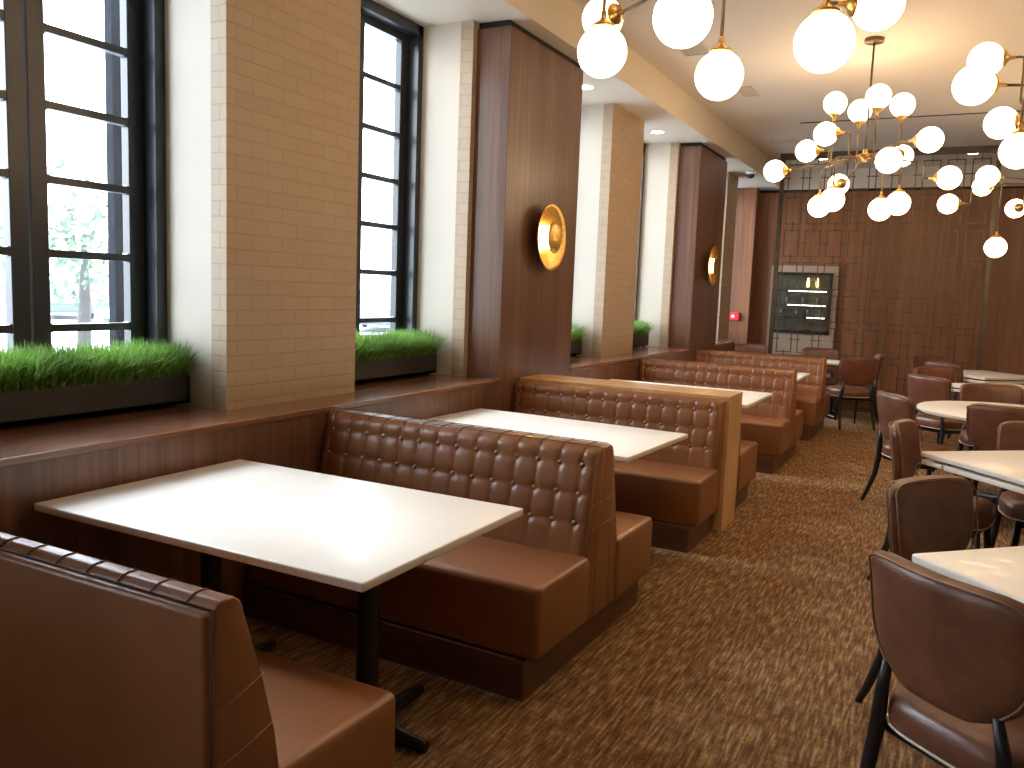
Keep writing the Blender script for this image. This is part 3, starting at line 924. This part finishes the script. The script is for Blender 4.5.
# ------------------------------------------------------------------ glass cabinet in the far wall
r = thing('glass_cabinet', 'black-framed glass-fronted cabinet with lit shelves in a greige surround on the far wall', 'cabinet', (-2.25, YE, 0), 0)
bm = bmesh.new()
box(bm, -.50, -.44, -.05, 0, .12, 2.11); box(bm, .47, .57, -.05, 0, .12, 2.11); box(bm, -.44, .47, -.05, 0, 1.99, 2.11); box(bm, -.44, .47, -.05, 0, .12, 1.0)
mesh_obj('surround', bm, M['greige'], r)
bm = bmesh.new()
box(bm, -.45, -.41, -.075, 0, 1.0, 2.0); box(bm, .44, .48, -.075, 0, 1.0, 2.0); box(bm, -.45, .48, -.075, 0, 1.96, 2.0); box(bm, -.45, .48, -.075, 0, 1.0, 1.05)
mesh_obj('frame', bm, M['black'], r)
mesh_obj('back', B(-.41, .44, -.012, -.004, 1.05, 1.96), M['olive'], r)
for z in (1.27, 1.47, 1.70):
    s = mesh_obj('shelf', B(-.41, .44, -.06, -.012, z - .012, z + .0), M['black'], r)
    mesh_obj('shelf_light', B(-.2 if z > 1.3 else .12, .40, -.066, -.06, z - .012, z + .004), M['shelf_led'], s)
for k, x in enumerate((-.30, -.22, -.05, .04, .13, .25, .33)):
    z = (1.27, 1.47)[k % 2]
    bm = bmesh.new(); lathe(bm, [(.018, .002), (.004, .008), (.004, .05), (.024, .07), (.026, .10), (.020, .125)], 12)
    mesh_obj('wine_glass', bm, M['steel'], r, loc=(x, -.036, z), smooth=True)
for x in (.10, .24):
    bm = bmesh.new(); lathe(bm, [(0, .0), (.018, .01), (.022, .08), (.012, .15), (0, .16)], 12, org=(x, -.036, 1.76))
    mesh_obj('pendant_lamp', bm, M['pendant_lit'], r, smooth=True)  # glowing body stands for a small amber pendant lamp behind the glass
mesh_obj('glass_door', B(-.41, .44, -.071, -.068, 1.05, 1.96), M['glass'], r)

# ------------------------------------------------------------------ outside the windows
struct('pavement', B(-60, -3.72, -20, 60, -.25, -.1), M['asphalt'])
def out_post(x, y, label):
    bm = bmesh.new(); box(bm, -.035, .035, -.035, .035, 0, 4.2, bev=.008)
    box(bm, -.09, .09, -.11, .11, 0, .02)
    tag(mesh_obj('steel_post', bm, M['post'], loc=(x, y, -.1)), label, 'post')
out_post(-4.36, 3.29, 'dark steel post standing outside the first window')
def car(x, y, rz, label):
    r = thing('parked_car', label, 'car', (x, y, -.1), rz, 'parked cars in the street')
    prof = [(-2.1, .25), (-2.12, .62), (-1.95, .86), (-1.35, .92), (-.85, 1.38), (.55, 1.42), (1.25, .98), (2.0, .84), (2.15, .6), (2.15, .25)]
    mesh_obj('body', prism(bmesh.new(), prof, -.85, .85, bev=.06, seg=2), M['car_paint'], r, autos=40)
    mesh_obj('side_window', prism(bmesh.new(), [(-1.15, .95), (-.78, 1.31), (.5, 1.34), (1.05, .97)], -.862, .862), M['car_glass'], r)
    for a in (-1.35, 1.35):
        for s in (-1, 1):
            bm = bmesh.new(); lathe(bm, [(0, -.1), (.3, -.1), (.32, -.08), (.32, .08), (.3, .1), (0, .1)], 20, axis=(1, 0, 0), org=(s * .78, a, .32)); mesh_obj('wheel', bm, M['black'], r, autos=40)
car(-29.0, 19.6, math.radians(60), 'parked car seen low through the first window')
car(-18.5, 24.9, math.radians(30), 'parked car seen low through the second window')
def tree(x, y, h, seed, label):
    rnd = random.Random(seed)
    r = thing('street_tree', label, 'tree', (x, y, -.1), 0, 'street trees outside')
    bm = bmesh.new(); tube(bm, [(0, 0, 0), (.05, 0, h * .4), (0, .05, h * .8)], [.13, .1, .04], 10); mesh_obj('trunk', bm, M['bark'], r, smooth=True)
    bm = bmesh.new()
    for i in range(520):
        p = Vector((rnd.gauss(0, .7), rnd.gauss(0, .7), h * .72 + rnd.gauss(0, .6)))
        s = rnd.uniform(.05, .11); a = Vector((rnd.uniform(-1, 1), rnd.uniform(-1, 1), rnd.uniform(-1, 1))).normalized(); b = a.orthogonal().normalized()
        bm.faces.new([bm.verts.new(p + a * s), bm.verts.new(p + b * s * .5), bm.verts.new(p - a * s), bm.verts.new(p - b * s * .5)])
    mesh_obj('crown', bm, M['leaf_out'], r)
tree(-13.5, 9.5, 2.9, 5, 'young street tree seen faintly through the first window')
tree(-21.0, 13.2, 3.4, 6, 'farther street tree, left of the other one through the first window')
r = thing('street_building', 'pale building across the street seen through the windows', 'building', (-42, 25, -.1), 0)
mesh_obj('facade', B(-3, 0, -22, 26, 0, 3.2), M['render_wall'], r)
mesh_obj('roof', B(-3.2, .3, -22.2, 26.2, 3.2, 3.45), M['steel'], r)

# ------------------------------------------------------------------ light
wd = bpy.data.worlds.new('sky'); SC.world = wd; wd.use_nodes = True
nt = wd.node_tree; bg = nt.nodes['Background']
tc = N(nt, 'ShaderNodeTexCoord')
sp = N(nt, 'ShaderNodeSeparateXYZ'); nt.links.new(tc.outputs['Generated'], sp.inputs[0])
nt.links.new(ramp(nt, sp.outputs['Z'], [(0.0, (.62, .68, .74)), (.08, (.95, .98, 1.0)), (.5, (.80, .90, 1.0)), (1.0, (.55, .72, 1.0))]), bg.inputs['Color'])
bg.inputs['Strength'].default_value = 12.0
sd = bpy.data.lights.new('sun', 'SUN'); so = bpy.data.objects.new('sun', sd); link(so)
sd.energy = 6.0; sd.angle = math.radians(24); sd.color = (.93, .97, 1.0)
so.rotation_euler = Vector((-math.cos(math.radians(6)) * math.cos(math.radians(44)), math.sin(math.radians(5)) * math.cos(math.radians(44)), math.sin(math.radians(44)))).to_track_quat('Z', 'Y').to_euler()

cam_d = bpy.data.cameras.new('camera'); cam = bpy.data.objects.new('camera', cam_d); link(cam)
f, yaw, pitch, roll = 835.28, math.radians(-27.577), math.radians(-6.473), math.radians(2.170)
fw = Vector((math.sin(yaw) * math.cos(pitch), math.cos(yaw) * math.cos(pitch), math.sin(pitch)))
rt = Vector((math.cos(yaw), -math.sin(yaw), 0)); up = rt.cross(fw)
c, s = math.cos(roll), math.sin(roll)
r2 = rt * c + up * s; u2 = -rt * s + up * c
cam.matrix_world = Matrix(((r2.x, u2.x, -fw.x, 0), (r2.y, u2.y, -fw.y, 0), (r2.z, u2.z, -fw.z, 1.55), (0, 0, 0, 1)))
cam_d.sensor_width = 36; cam_d.lens = f / 1024 * 36; cam_d.clip_start = .05; cam_d.clip_end = 300
SC.camera = cam
SC.view_settings.view_transform = 'Standard'; SC.view_settings.look = 'None'
SC.view_settings.exposure = 0.36; SC.view_settings.gamma = 1.0; SC.view_settings.use_curve_mapping = False
SC.cycles.max_bounces = 8; SC.cycles.diffuse_bounces = 4; SC.cycles.glossy_bounces = 3; SC.cycles.transparent_max_bounces = 8
SC.cycles.caustics_reflective = False; SC.cycles.caustics_refractive = False
SC.cycles.sample_clamp_indirect = 4
